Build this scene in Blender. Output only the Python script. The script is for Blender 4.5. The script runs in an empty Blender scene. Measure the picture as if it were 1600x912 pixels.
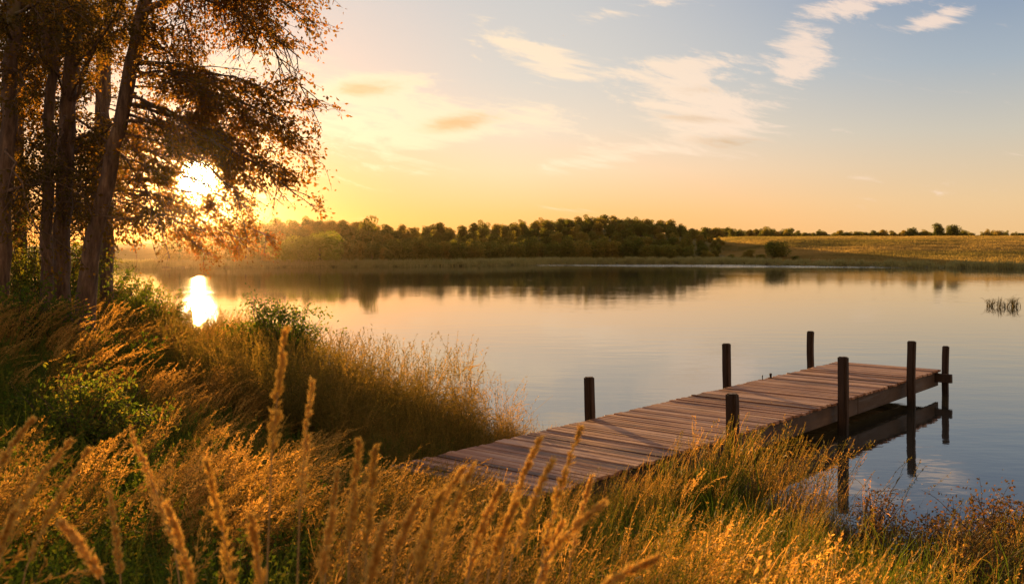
import bpy, bmesh, math, random
import numpy as np
from mathutils import Vector, Matrix

R = math.radians
rng = np.random.default_rng(7)
random.seed(7)
sc = bpy.context.scene
COL = sc.collection

# ------------------------------------------------------------------ camera
H = 2.66          # eye height over the water
F = 1500.0        # focal length in photo pixels
cam = bpy.data.cameras.new('camera')
cam.sensor_width = 36.0
cam.lens = 36.0 * F / 1600.0
cam.shift_y = -70.0 / 1600.0
cam.clip_start = 0.05
cam.clip_end = 5000
cam.dof.use_dof = True
cam.dof.focus_distance = 15.0
cam.dof.aperture_fstop = 5.0
camo = bpy.data.objects.new('camera', cam)
COL.objects.link(camo)
camo.location = (0, 0, H)
camo.rotation_euler = (R(90), 0, 0)
sc.camera = camo

# ------------------------------------------------------------------ exposure / sampling
vs = sc.view_settings
vs.view_transform = 'Standard'
vs.look = 'None'
vs.exposure = 1.62
vs.gamma = 1.0
vs.use_curve_mapping = False
cy = sc.cycles
cy.use_denoising = True
try:
    cy.denoiser = 'OPENIMAGEDENOISE'
    cy.denoising_input_passes = 'RGB_ALBEDO_NORMAL'
    cy.denoising_prefilter = 'ACCURATE'
except Exception:
    pass
cy.max_bounces = 6
cy.diffuse_bounces = 3
cy.glossy_bounces = 3
cy.transmission_bounces = 4
cy.volume_bounces = 2
cy.sample_clamp_direct = 0
cy.sample_clamp_indirect = 8
cy.use_adaptive_sampling = False
cy.caustics_reflective = False
cy.caustics_refractive = False

# ------------------------------------------------------------------ sun
SAZ, SEL = R(-18.1), R(3.92)
SUN = Vector((math.sin(SAZ) * math.cos(SEL), math.cos(SAZ) * math.cos(SEL), math.sin(SEL)))
sl = bpy.data.lights.new('sun', 'SUN')
sl.energy = 5.0
sl.angle = R(0.5)
sl.color = (1.0, 0.50, 0.145)
so = bpy.data.objects.new('sun', sl)
COL.objects.link(so)
so.rotation_euler = (-SUN).to_track_quat('-Z', 'Y').to_euler()
so.location = SUN * 100


def lin(*c):
    out = []
    for v in c:
        v = v / 255.0
        out.append(v / 12.92 if v <= 0.04045 else ((v + 0.055) / 1.055) ** 2.4)
    return tuple(out) + (1.0,)


# ------------------------------------------------------------------ node expression helper
class S:
    """a shader socket that does arithmetic by adding Math nodes"""
    def __init__(self, nt, s):
        self.nt, self.s = nt, s

    def op(self, kind, *others):
        n = self.nt.nodes.new('ShaderNodeMath')
        n.operation = kind
        for i, v in enumerate((self,) + others):
            if isinstance(v, S):
                self.nt.links.new(v.s, n.inputs[i])
            else:
                n.inputs[i].default_value = v
        return S(self.nt, n.outputs[0])

    def __add__(self, o): return self.op('ADD', o)
    def __radd__(self, o): return self.op('ADD', o)
    def __sub__(self, o): return self.op('SUBTRACT', o)
    def __rsub__(self, o): return (self * -1.0) + o
    def __mul__(self, o): return self.op('MULTIPLY', o)
    def __rmul__(self, o): return self.op('MULTIPLY', o)
    def __truediv__(self, o): return self.op('DIVIDE', o)

    def ss(self, a, b, lo=0.0, hi=1.0):
        n = self.nt.nodes.new('ShaderNodeMapRange')
        n.interpolation_type = 'SMOOTHSTEP'
        self.nt.links.new(self.s, n.inputs[0])
        for i, v in ((1, a), (2, b), (3, lo), (4, hi)):
            n.inputs[i].default_value = v
        return S(self.nt, n.outputs[0])


def combine(nt, x, y, z):
    n = nt.nodes.new('ShaderNodeCombineXYZ')
    for i, v in enumerate((x, y, z)):
        if isinstance(v, S):
            nt.links.new(v.s, n.inputs[i])
        else:
            n.inputs[i].default_value = v
    return S(nt, n.outputs[0])


def separate(nt, v):
    n = nt.nodes.new('ShaderNodeSeparateXYZ')
    nt.links.new(v.s, n.inputs[0])
    return [S(nt, n.outputs[i]) for i in range(3)]


def noise(nt, vec, scale, detail=3.0, rough=0.5, dist=0.0):
    n = nt.nodes.new('ShaderNodeTexNoise')
    if vec is not None:
        nt.links.new(vec.s, n.inputs['Vector'])
    n.inputs['Scale'].default_value = scale
    n.inputs['Detail'].default_value = detail
    n.inputs['Roughness'].default_value = rough
    n.inputs['Distortion'].default_value = dist
    return S(nt, n.outputs[0])


def ramp(nt, fac, stops, interp='LINEAR'):
    n = nt.nodes.new('ShaderNodeValToRGB')
    cr = n.color_ramp
    cr.interpolation = interp
    while len(cr.elements) > 1:
        cr.elements.remove(cr.elements[-1])
    cr.elements[0].position = stops[0][0]
    cr.elements[0].color = stops[0][1]
    for p, c in stops[1:]:
        e = cr.elements.new(p)
        e.color = c
    nt.links.new(fac.s, n.inputs[0])
    return S(nt, n.outputs[0])


def mixc(nt, fac, a, b, blend='MIX'):
    n = nt.nodes.new('ShaderNodeMix')
    n.data_type = 'RGBA'
    n.blend_type = blend
    for i, v in ((0, fac), (6, a), (7, b)):
        if isinstance(v, S):
            nt.links.new(v.s, n.inputs[i])
        else:
            n.inputs[i].default_value = v
    return S(nt, n.outputs[2])


# ------------------------------------------------------------------ world: sky, clouds, sun disc
world = bpy.data.worlds.new('World')
sc.world = world
world.use_nodes = True
nt = world.node_tree
nt.nodes.clear()
tc = nt.nodes.new('ShaderNodeTexCoord')
d = S(nt, tc.outputs['Generated'])
dx, dy, dz = separate(nt, d)
hl = (dx * dx + dy * dy).op('SQRT').op('MAXIMUM', 1e-4)
shl = math.hypot(SUN.x, SUN.y)
azd = ((dx * (SUN.x / shl) + dy * (SUN.y / shl)) / hl).op('MINIMUM', 1.0).op('ARCCOSINE')    # angle off the sun's bearing
elev = dz.op('MAXIMUM', 0.0).op('ARCSINE') * (180 / math.pi)
e30 = elev / 60.0
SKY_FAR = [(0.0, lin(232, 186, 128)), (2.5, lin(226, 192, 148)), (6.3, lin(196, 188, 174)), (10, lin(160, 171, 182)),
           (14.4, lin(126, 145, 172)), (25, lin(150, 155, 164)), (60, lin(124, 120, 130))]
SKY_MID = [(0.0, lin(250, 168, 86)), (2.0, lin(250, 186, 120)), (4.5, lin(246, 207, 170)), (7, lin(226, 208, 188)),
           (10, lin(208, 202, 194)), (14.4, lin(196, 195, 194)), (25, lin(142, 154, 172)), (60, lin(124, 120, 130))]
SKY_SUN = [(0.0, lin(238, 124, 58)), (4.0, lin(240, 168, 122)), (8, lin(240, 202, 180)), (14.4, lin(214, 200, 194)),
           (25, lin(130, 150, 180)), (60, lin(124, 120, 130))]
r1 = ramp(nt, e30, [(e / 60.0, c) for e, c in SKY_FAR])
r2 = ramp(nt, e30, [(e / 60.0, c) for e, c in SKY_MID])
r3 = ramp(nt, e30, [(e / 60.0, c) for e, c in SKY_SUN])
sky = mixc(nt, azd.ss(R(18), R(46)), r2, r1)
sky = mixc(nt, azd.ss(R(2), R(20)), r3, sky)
sky = mixc(nt, azd.ss(R(60), R(150)), sky, lin(218, 168, 134))  # sky behind the camera, brightened and warmed as added fill light

# clouds, laid out by bearing (u) and height (v) of the sky
fw = dy.op('MAXIMUM', 0.05)
u = dx / fw
v = dz / fw


def blob(px, py, a, b, rot):
    cu, cv = (px - 800) / F, (386 - py) / F
    c, s_ = math.cos(R(rot)), math.sin(R(rot))
    p = (u - cu) * (c * F / a) + (v - cv) * (s_ * F / a)
    q = (u - cu) * (-s_ * F / b) + (v - cv) * (c * F / b)
    return (p * p + q * q).op('MULTIPLY', -1.0).op('EXPONENT')


CL = [(840, 84, 78, 24, -24, 1.45), (1075, 105, 95, 18, 3, 1.0), (1095, 150, 105, 40, -8, 0.8), (1120, 212, 90, 30, -4, 1.05),
      (1260, 62, 55, 42, 10, 1.0), (1330, 10, 90, 16, 10, 1.0), (1232, 118, 22, 18, 0, .7), (1465, 30, 48, 12, 16, 1.2),
      (1060, 4, 75, 13, 0, 0.9), (930, 28, 40, 14, 8, .6), (620, 165, 130, 42, -8, 1.0), (560, 220, 150, 40, 0, .75),
      (710, 192, 75, 20, 8, .8), (850, 182, 64, 22, -18, 1.0), (930, 250, 90, 12, 5, .75), (370, 100, 90, 40, 0, .8),
      (1180, 165, 60, 12, 0, .55), (1010, 230, 90, 14, 4, .5), (760, 28, 30, 8, 0, .5), (560, 140, 70, 22, 0, .7),
      (700, -60, 200, 25, 8, .8), (1200, -130, 220, 40, 10, .9), (400, -120, 200, 40, 0, .9)]
dens = None
for (px, py, a, b, rot, w) in CL:
    t = blob(px, py, a * 1.15, b * 1.15, rot) * w
    dens = t if dens is None else dens + t
wv = combine(nt, u * 7.0, v * 30.0 + u * 1.5, 0.0)
warp = noise(nt, combine(nt, u * 4.0, v * 9.0, 3.1), 1.6, 2, .5)
wv2 = combine(nt, u * 7.0 + warp * 1.8, v * 32.0 + u * 3.0 + warp * 2.4, 1.7)
n1 = noise(nt, wv2, 1.25, 9, .62)
n2 = noise(nt, combine(nt, u * 24.0 + warp * 6, v * 110.0 + u * 24.0, 8.3), 1.0, 8, .68)
n3 = noise(nt, combine(nt, u * 4.0 + warp * 1.5, v * 62.0 + u * 9.0 + warp * 2.0, 5.2), 1.0, 4, .55)
amount = dens * 1.0 + (n1 - 0.5) * 2.2 + (n2 - 0.5) * 2.3 + (n3 - 0.5) * 1.2
cl = amount.ss(0.40, 1.25) * v.ss(0.0, 0.05) * dy.ss(0.02, 0.2)
# shaded undersides where the cloud is thick
bel = blob(715, 190, 70, 15, 8) * 1.3 + blob(1150, 224, 80, 13, -4) * 1.5 + blob(1085, 185, 70, 8, -4) * .7 + blob(565, 140, 60, 16, 0) * .8 + blob(1100, 140, 60, 9, 0) * .4 + blob(1275, 70, 40, 8, 5) * .35
bel = (bel * (0.4 + n1) + (n2 - .5) * 1.2 + (n1 - .5) * .8).ss(0.2, 1.3)
warm = azd.ss(R(10), R(40))
lit = mixc(nt, warm, lin(252, 226, 190), lin(246, 218, 198))
dark = mixc(nt, warm, lin(226, 178, 118), lin(206, 178, 152))
ccol = mixc(nt, bel, lit, dark)
sky = mixc(nt, cl * 0.82, sky, ccol)
# sun disc and its aureole
ang = (dx * SUN.x + dy * SUN.y + dz * SUN.z).op('MINIMUM', 1.0).op('ARCCOSINE') * (180 / math.pi)
disc = ang.ss(0.75, 1.15, 1.0, 0.0) * 24.0
aur = (ang * (-1 / 2.2)).op('EXPONENT') * .35
glow = mixc(nt, 1.0, lin(255, 226, 160), combine(nt, disc, disc, disc), 'MULTIPLY')
glow2 = mixc(nt, 1.0, lin(255, 176, 70), combine(nt, aur, aur, aur), 'MULTIPLY')
sky = mixc(nt, 1.0, sky, glow, 'ADD')
sky = mixc(nt, 1.0, sky, glow2, 'ADD')
nish = nt.nodes.new('ShaderNodeTexSky')
nish.sky_type = 'NISHITA'
nish.sun_disc = False
nish.sun_elevation = SEL
nish.sun_rotation = SAZ % (2 * math.pi)
bgA = nt.nodes.new('ShaderNodeBackground')
bgA.inputs[1].default_value = 0.05
nt.links.new(nish.outputs[0], bgA.inputs[0])
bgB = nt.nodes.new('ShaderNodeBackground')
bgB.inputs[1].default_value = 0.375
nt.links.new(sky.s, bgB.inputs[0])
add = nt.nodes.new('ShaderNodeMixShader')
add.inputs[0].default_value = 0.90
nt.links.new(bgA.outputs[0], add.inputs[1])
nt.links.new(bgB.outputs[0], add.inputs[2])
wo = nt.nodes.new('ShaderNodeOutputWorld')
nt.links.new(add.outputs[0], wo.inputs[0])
try:
    world.cycles.sampling_method = 'MANUAL'
    world.cycles.sample_map_resolution = 2048
except Exception:
    pass


# ------------------------------------------------------------------ object helpers
def tag(o, label=None, cat=None, group=None, kind=None):
    if label: o['label'] = label
    if cat: o['category'] = cat
    if group: o['group'] = group
    if kind: o['kind'] = kind
    return o


def thing(name, label, cat, loc=(0, 0, 0), group=None):
    o = bpy.data.objects.new(name, None)
    COL.objects.link(o)
    o.location = loc
    o.empty_display_size = 0.2
    return tag(o, label, cat, group)


def raw_mesh(name, V, Q, mats, midx=None, smooth=True):
    V = np.asarray(V, dtype=np.float32).reshape(-1, 3)
    Q = np.asarray(Q, dtype=np.int32).reshape(-1, 4)
    me = bpy.data.meshes.new(name)
    me.vertices.add(len(V))
    me.vertices.foreach_set('co', V.ravel())
    me.loops.add(len(Q) * 4)
    me.loops.foreach_set('vertex_index', Q.ravel())
    me.polygons.add(len(Q))
    me.polygons.foreach_set('loop_start', np.arange(0, len(Q) * 4, 4, dtype=np.int32))
    if midx is not None:
        me.polygons.foreach_set('material_index', np.asarray(midx, dtype=np.int32))
    me.polygons.foreach_set('use_smooth', np.full(len(Q), smooth, dtype=bool))
    me.update(calc_edges=True)
    for m in (mats if isinstance(mats, (list, tuple)) else [mats]):
        me.materials.append(m)
    return me


def link(name, me, parent=None, loc=None):
    o = bpy.data.objects.new(name, me)
    COL.objects.link(o)
    if parent is not None:
        o.parent = parent
    if loc is not None:
        o.location = loc
    return o


class MB:
    """collects quads for one mesh"""
    def __init__(self):
        self.V, self.Q, self.M, self.n = [], [], [], 0

    def add(self, V, Q, m=0):
        V = np.asarray(V, dtype=np.float32).reshape(-1, 3)
        Q = np.asarray(Q, dtype=np.int32).reshape(-1, 4)
        self.V.append(V)
        self.Q.append(Q + self.n)
        self.M.append(np.full(len(Q), m, dtype=np.int32))
        self.n += len(V)

    def tube(self, P, rad, seg=6, m=0, rough=0.0):
        P = np.asarray(P, dtype=np.float64)
        n = len(P)
        rad = np.broadcast_to(np.asarray(rad, dtype=np.float64), (n,))
        T = np.gradient(P, axis=0)
        T /= np.linalg.norm(T, axis=1)[:, None] + 1e-9
        ref = np.array([0.0, 0.0, 1.0]) if abs(T[0, 2]) < 0.9 else np.array([1.0, 0.0, 0.0])
        A = np.cross(T, ref)
        A /= np.linalg.norm(A, axis=1)[:, None] + 1e-9
        B = np.cross(T, A)
        th = np.linspace(0, 2 * np.pi, seg, endpoint=False)
        rr = rad[:, None] * np.ones((n, seg))
        if rough:
            rr *= 1 + rough * (rng.random((n, seg)) - .5)
        V = P[:, None, :] + rr[..., None] * (np.cos(th)[None, :, None] * A[:, None, :] + np.sin(th)[None, :, None] * B[:, None, :])
        i = np.arange(n - 1)[:, None] * seg
        j = np.arange(seg)[None, :]
        k = (np.arange(seg) + 1)[None, :] % seg
        Q = np.stack([i + j, i + k, i + seg + k, i + seg + j], -1).reshape(-1, 4)
        self.add(V, Q, m)

    def leaves(self, P, D, L, W, m=0, fold=0.25, up=None):
        """kite shaped leaves: base P, axis D, length L, width W"""
        P = np.asarray(P, float)
        n = len(P)
        D = D / (np.linalg.norm(D, axis=1)[:, None] + 1e-9)
        Rn = rng.normal(size=(n, 3)) if up is None else up
        Sd = np.cross(D, Rn)
        Sd /= np.linalg.norm(Sd, axis=1)[:, None] + 1e-9
        Nn = np.cross(Sd, D)
        L = np.broadcast_to(np.asarray(L, float), (n,))[:, None]
        W = np.broadcast_to(np.asarray(W, float), (n,))[:, None]
        mid = P + D * L * 0.45
        V = np.stack([P, mid + Sd * W * .5 + Nn * W * fold, P + D * L, mid - Sd * W * .5 + Nn * W * fold], 1)
        self.add(V.reshape(-1, 3), np.arange(4 * n).reshape(n, 4), m)

    def ribbons(self, P, W, m=0, flat=None):
        """P: (blades, levels, 3) centre lines, W: (blades, levels) widths"""
        nb, nl, _ = P.shape
        T = np.gradient(P, axis=1)
        side = np.cross(T, flat if flat is not None else rng.normal(size=(nb, 1, 3)))
        side /= np.linalg.norm(side, axis=2)[..., None] + 1e-9
        V = np.stack([P - side * W[..., None] * .5, P + side * W[..., None] * .5], 2)
        b = (np.arange(nb) * nl * 2)[:, None]
        l = (np.arange(nl - 1) * 2)[None, :]
        Q = np.stack([b + l, b + l + 1, b + l + 3, b + l + 2], -1).reshape(-1, 4)
        self.add(V.reshape(-1, 3), Q, m)

    def mesh(self, name, mats, smooth=True):
        return raw_mesh(name, np.concatenate(self.V), np.concatenate(self.Q), mats, np.concatenate(self.M), smooth)


# ------------------------------------------------------------------ materials
def new_mat(name):
    m = bpy.data.materials.new(name)
    m.use_nodes = True
    m.node_tree.nodes.clear()
    return m, m.node_tree


def finish(nt, shader):
    o = nt.nodes.new('ShaderNodeOutputMaterial')
    nt.links.new(shader, o.inputs[0])


def foliage(name, stops, trans=0.45, tint=(1, 1, 1, 1), gloss=0.03, rough=.6, per=(.5, .35, .9)):
    m, nt = new_mat(name)
    g = nt.nodes.new('ShaderNodeNewGeometry')
    oi = nt.nodes.new('ShaderNodeObjectInfo')
    isl = S(nt, g.outputs['Random Per Island'])
    ob = S(nt, oi.outputs['Random'])
    ns = noise(nt, S(nt, g.outputs['Position']), 0.9, 3, .6)
    f = isl * per[0] + ob * per[1] + (ns - 0.5) * per[2] + 0.08
    c = ramp(nt, f, stops)
    df = nt.nodes.new('ShaderNodeBsdfPrincipled')
    nt.links.new(c.s, df.inputs['Base Color'])
    df.inputs['Roughness'].default_value = rough
    df.inputs['Specular IOR Level'].default_value = gloss * 4
    tr = nt.nodes.new('ShaderNodeBsdfTranslucent')
    tcx = mixc(nt, 1.0, c, tint, 'MULTIPLY')
    nt.links.new(tcx.s, tr.inputs[0])
    mx = nt.nodes.new('ShaderNodeMixShader')
    mx.inputs[0].default_value = trans
    nt.links.new(df.outputs[0], mx.inputs[1])
    nt.links.new(tr.outputs[0], mx.inputs[2])
    finish(nt, mx.outputs[0])
    return m


def c4(r, g, b): return (r, g, b, 1.0)


M_LEAF = foliage('tree leaf', [(0.0, c4(.05, .055, .014)), (0.4, c4(.10, .095, .022)), (0.8, c4(.19, .135, .03)), (1.0, c4(.30, .17, .035))], .66, c4(1.8, 1.15, .5))
M_BUSH = foliage('bush leaf', [(0.0, c4(.03, .07, .012)), (0.5, c4(.075, .135, .022)), (1.0, c4(.24, .21, .045))], .6, c4(1.6, 1.4, .6))
M_GREEN = foliage('green grass', [(0.0, c4(.025, .045, .008)), (0.45, c4(.06, .10, .016)), (.75, c4(.13, .14, .025)), (1.0, c4(.26, .20, .05))], .38, c4(1.2, 1.4, .6))
M_GOLD = foliage('golden grass', [(0.0, c4(.09, .09, .02)), (0.4, c4(.26, .19, .05)), (.7, c4(.40, .29, .08)), (1.0, c4(.66, .48, .17))], .64, c4(1.4, 1.1, .7), per=(.42, .62, .9))
M_PLUME = foliage('plume straw', [(0.0, c4(.48, .34, .08)), (0.5, c4(.66, .48, .14)), (1.0, c4(.80, .62, .25))], .72, c4(1.25, 1.1, .8))
M_RED = foliage('brown weed', [(0.0, c4(.03, .04, .012)), (0.5, c4(.09, .075, .024)), (1.0, c4(.20, .12, .045))], .4, c4(1.3, 1, .8))
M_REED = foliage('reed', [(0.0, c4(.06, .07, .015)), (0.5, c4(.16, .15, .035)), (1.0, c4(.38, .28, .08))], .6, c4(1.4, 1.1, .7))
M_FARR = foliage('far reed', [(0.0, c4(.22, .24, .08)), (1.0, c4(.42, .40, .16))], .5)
M_FART = foliage('far tree leaf', [(0.0, c4(.055, .085, .016)), (0.5, c4(.13, .16, .032)), (1.0, c4(.30, .25, .06))], .55, c4(1.4, 1.2, .6), per=(.35, .62, .6))
M_FARL = foliage('far pale leaf', [(0.0, c4(.14, .21, .025)), (0.5, c4(.20, .28, .035)), (1.0, c4(.28, .32, .06))], .55, c4(1.4, 1.2, .6))


def bark_mat():
    m, nt = new_mat('bark')
    t = nt.nodes.new('ShaderNodeTexCoord')
    p = S(nt, t.outputs['Object'])
    x, y, z = separate(nt, p)
    n = noise(nt, combine(nt, x * 14.0, y * 14.0, z * 3.0), 1.0, 6, .65)
    n2 = noise(nt, p, 1.7, 3, .6)
    c = ramp(nt, n, [(0.3, c4(.035, .024, .016)), (.55, c4(.13, .09, .06)), (.75, c4(.25, .19, .13))])
    moss = mixc(nt, n2.ss(.55, .72), c, c4(.10, .09, .03))
    b = nt.nodes.new('ShaderNodeBump')
    b.inputs['Strength'].default_value = .9
    b.inputs['Distance'].default_value = .03
    nt.links.new(n.s, b.inputs['Height'])
    pr = nt.nodes.new('ShaderNodeBsdfPrincipled')
    nt.links.new(moss.s, pr.inputs['Base Color'])
    nt.links.new(b.outputs[0], pr.inputs['Normal'])
    pr.inputs['Roughness'].default_value = .9
    finish(nt, pr.outputs[0])
    return m


M_BARK = bark_mat()


def stem_mat(name, col):
    m, nt = new_mat(name)
    g = nt.nodes.new('ShaderNodeNewGeometry')
    n = noise(nt, S(nt, g.outputs['Position']), 30.0, 3)
    c = mixc(nt, n, c4(*[v * .6 for v in col]), c4(*[min(1, v * 1.4) for v in col]))
    pr = nt.nodes.new('ShaderNodeBsdfPrincipled')
    nt.links.new(c.s, pr.inputs['Base Color'])
    pr.inputs['Roughness'].default_value = .7
    finish(nt, pr.outputs[0])
    return m


M_STEM = stem_mat('dry stem', (.38, .26, .10))
M_TWIG = stem_mat('twig', (.07, .05, .03))


def wood_mat(name, dark, mid, light, grain_axis, attr=None, wet=False):
    m, nt = new_mat(name)
    t = nt.nodes.new('ShaderNodeTexCoord')
    p = S(nt, t.outputs['Object'])
    x, y, z = separate(nt, p)
    k = [22.0, 22.0, 22.0]
    k[grain_axis] = 1.6
    if attr:
        a = nt.nodes.new('ShaderNodeAttribute')
        a.attribute_name = attr
        pid = S(nt, a.outputs['Fac'])
    else:
        pid = x * 0.0
    gr = noise(nt, combine(nt, x * k[0] + pid * 31.0, y * k[1] + pid * 17.0, z * k[2]), 1.0, 6, .65, .3)
    bl = noise(nt, p, 1.3, 4, .6)
    f = gr * .55 + bl * .62 + pid * .46 - .31
    c = ramp(nt, f, [(0.25, dark), (0.5, mid), (0.78, light)])
    if wet:
        g = nt.nodes.new('ShaderNodeNewGeometry')
        wz = separate(nt, S(nt, g.outputs['Position']))[2] + (bl - .5) * .12
        c = mixc(nt, wz.ss(0.06, .2), c4(.018, .016, .012), c)
    b = nt.nodes.new('ShaderNodeBump')
    b.inputs['Strength'].default_value = .7
    b.inputs['Distance'].default_value = .006
    nt.links.new(gr.s, b.inputs['Height'])
    pr = nt.nodes.new('ShaderNodeBsdfPrincipled')
    nt.links.new(c.s, pr.inputs['Base Color'])
    nt.links.new(b.outputs[0], pr.inputs['Normal'])
    rg = gr.ss(.3, .7, .45, .8)
    nt.links.new(rg.s, pr.inputs['Roughness'])
    pr.inputs['Specular IOR Level'].default_value = .35
    finish(nt, pr.outputs[0])
    return m


M_PLANK = wood_mat('weathered plank', c4(.085, .045, .026), c4(.29, .158, .088), c4(.48, .33, .22), 1, 'plank_id')
M_BEAM = wood_mat('weathered beam', c4(.07, .055, .042), c4(.17, .135, .105), c4(.28, .23, .18), 0, None, True)
M_POST = wood_mat('post wood', c4(.03, .02, .013), c4(.10, .066, .042), c4(.21, .15, .10), 2, None, True)


# ------------------------------------------------------------------ the lie of the land
LAKE = np.array([(40, -30), (22, -6), (14, .5), (8.5, 3.6), (5.8, 5.2), (4.3, 6.2), (3.3, 7.2), (2.65, 8.6), (1.95, 10.0), (0.9, 11.0), (0.0, 12.2),
                 (-1.5, 13.6), (-2.7, 15.2), (-3.8, 17.4), (-4.8, 20.0), (-6.4, 23.2), (-9, 26), (-15, 28), (-30, 30), (-60, 36),
                 (-100, 60), (-110, 100), (-75, 120), (-46, 124), (-30, 126), (-10, 132), (-5, 135), (0, 142), (8, 154), (18, 159), (30, 158),
                 (38, 148), (46, 135), (55, 124), (63, 116), (80, 108), (130, 92), (150, 50), (120, 0), (80, -40)], float)


def lake_dist(X, Y):
    """signed distance to the shoreline: + on land, - in the water"""
    A = LAKE
    B = np.roll(LAKE, -1, axis=0)
    best = np.full(X.shape, 1e9)
    inside = np.zeros(X.shape, bool)
    for (ax, ay), (bx, by) in zip(A, B):
        ex, ey = bx - ax, by - ay
        t = np.clip(((X - ax) * ex + (Y - ay) * ey) / (ex * ex + ey * ey), 0, 1)
        best = np.minimum(best, (X - ax - t * ex) ** 2 + (Y - ay - t * ey) ** 2)
        cond = (ay > Y) != (by > Y)
        with np.errstate(divide='ignore', invalid='ignore'):
            xi = ax + (Y - ay) / (by - ay if by != ay else 1e-9) * ex
        inside ^= cond & (X < xi)
    dd = np.sqrt(best)
    return np.where(inside, -dd, dd)


def sst(x, a, b):
    t = np.clip((x - a) / (b - a), 0, 1)
    return t * t * (3 - 2 * t)


def wob(X, Y, s, seed=0.0):
    return (np.sin(X * s * 1.3 + seed) * np.cos(Y * s * 1.1 - seed * 2) + .6 * np.sin(X * s * 2.7 - Y * s * 1.9 + seed * 3) + .4 * np.cos(X * s * 4.9 + Y * s * 5.3 + seed)) / 2


def gauss(X, Y, cx, cy_, sx, sy): return np.exp(-((X - cx) / sx) ** 2 - ((Y - cy_) / sy) ** 2)


def height(X, Y):
    X = np.asarray(X, float)
    Y = np.asarray(Y, float)
    dd = lake_dist(X, Y)
    jag = dd + .35 * wob(X, Y, 1.1, 2.0) * np.clip(20 / (np.abs(Y) + 5), 0, 1)
    near = np.clip(.06 + .115 * dd, 0, 1.15) + 0.42 * sst(-X + .12 * (Y - 10), 2.5, 7.0) * sst(jag, .5, 5) * (1 - sst(Y, 18, 26)) + .05 * wob(X, Y, 1.6, .4)
    field = .3 + 4.7 * sst(Y + .25 * (X - 60), 122, 240) * sst(X - .06 * Y, 20, 42)
    hill = 6.3 * gauss(X, Y, 22, 216, 31, 38) + 6.0 * gauss(X, Y, -40, 205, 27, 40) + 1.3 * gauss(X, Y, -10, 215, 16, 40) + 2.6 * gauss(X, Y, -100, 190, 50, 60) + 4.4 * gauss(X, Y, 66, 310, 34, 30)
    far = np.maximum(field, .3 + hill * sst(dd, 3, 40)) + .12 * wob(X, Y, .09, 1.0)
    far = .25 + (far - .25) * sst(dd, 0, 12)
    w = sst(Y, 45, 85)
    land = near * (1 - w) + far * w
    land = land * sst(jag, -.2, .4) if False else land
    bed = -np.clip(-jag * .22, 0.0, 1.6) - .02
    return np.where(jag > 0, land, bed)


def hz(x, y): return float(height(np.array([x]), np.array([y]))[0])


def at(px, Y): return (px - 800) / F * Y            # bearing seen in the photo -> metres to the right at depth Y
def zt(py, Y): return H + (386 - py) / F * Y


# ground: one sheet, rings that widen with distance
NR, NA = 260, 560
rr = np.concatenate([[0.0], np.geomspace(0.4, 480, NR - 1)])
aa = np.linspace(0, 2 * np.pi, NA, endpoint=False)
aa = aa - 0.62 * np.sin(2 * (aa)) * 0.5 if False else aa
RR, AA = np.meshgrid(rr, aa, indexing='ij')
# denser towards +Y
AA = AA - 0.75 * np.sin(AA)
GX, GY = RR * np.sin(AA), RR * np.cos(AA)
GZ = height(GX, GY)
i = np.arange(NR - 1)[:, None] * NA
j = np.arange(NA)[None, :]
k = (j + 1) % NA
Q = np.stack([i + j, i + NA + j, i + NA + k, i + k], -1).reshape(-1, 4)


def ground_mat():
    m, nt = new_mat('ground')
    g = nt.nodes.new('ShaderNodeNewGeometry')
    p = S(nt, g.outputs['Position'])
    x, y, z = separate(nt, p)
    n1 = noise(nt, p, .8, 5, .6)
    n2 = noise(nt, p, 9.0, 4, .6)
    near = ramp(nt, n1 * .6 + n2 * .4, [(0.3, c4(.022, .022, .008)), (.5, c4(.05, .045, .016)), (.7, c4(.10, .075, .03))])
    mud = mixc(nt, (z + (n1 - .5) * .2).ss(-.02, .16), c4(.03, .024, .016), near)
    st = noise(nt, combine(nt, x * .018, y * .075 + x * .012, 0.0), 1.0, 6, .6)
    st2 = noise(nt, combine(nt, x * .25, y * 1.0, 0.0), 1.0, 4, .6)
    fld = ramp(nt, st * .75 + st2 * .25, [(0.36, c4(.10, .085, .025)), (.46, c4(.24, .16, .05)), (.56, c4(.36, .235, .075)), (.7, c4(.42, .30, .11))])
    grn = ramp(nt, st2, [(0.3, c4(.07, .085, .025)), (.7, c4(.15, .145, .05))])
    isf = (x - y * .06 + (st2 - .5) * 14.0).ss(26, 40) * (y * 1.0 + x * .35).ss(148, 160)
    farc = mixc(nt, isf, grn, fld)
    c = mixc(nt, y.ss(55, 90), mud, farc)
    b = nt.nodes.new('ShaderNodeBump')
    b.inputs['Strength'].default_value = .6
    b.inputs['Distance'].default_value = .08
    nt.links.new(n2.s, b.inputs['Height'])
    pr = nt.nodes.new('ShaderNodeBsdfPrincipled')
    nt.links.new(c.s, pr.inputs['Base Color'])
    nt.links.new(b.outputs[0], pr.inputs['Normal'])
    pr.inputs['Roughness'].default_value = .95
    pr.inputs['Specular IOR Level'].default_value = .1
    finish(nt, pr.outputs[0])
    return m


gme = raw_mesh('ground', np.stack([GX, GY, GZ], -1).reshape(-1, 3), Q, ground_mat())
tag(link('ground', gme), 'grassy lake bank, far meadows and low hills round the water', 'ground', kind='structure')


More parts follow.
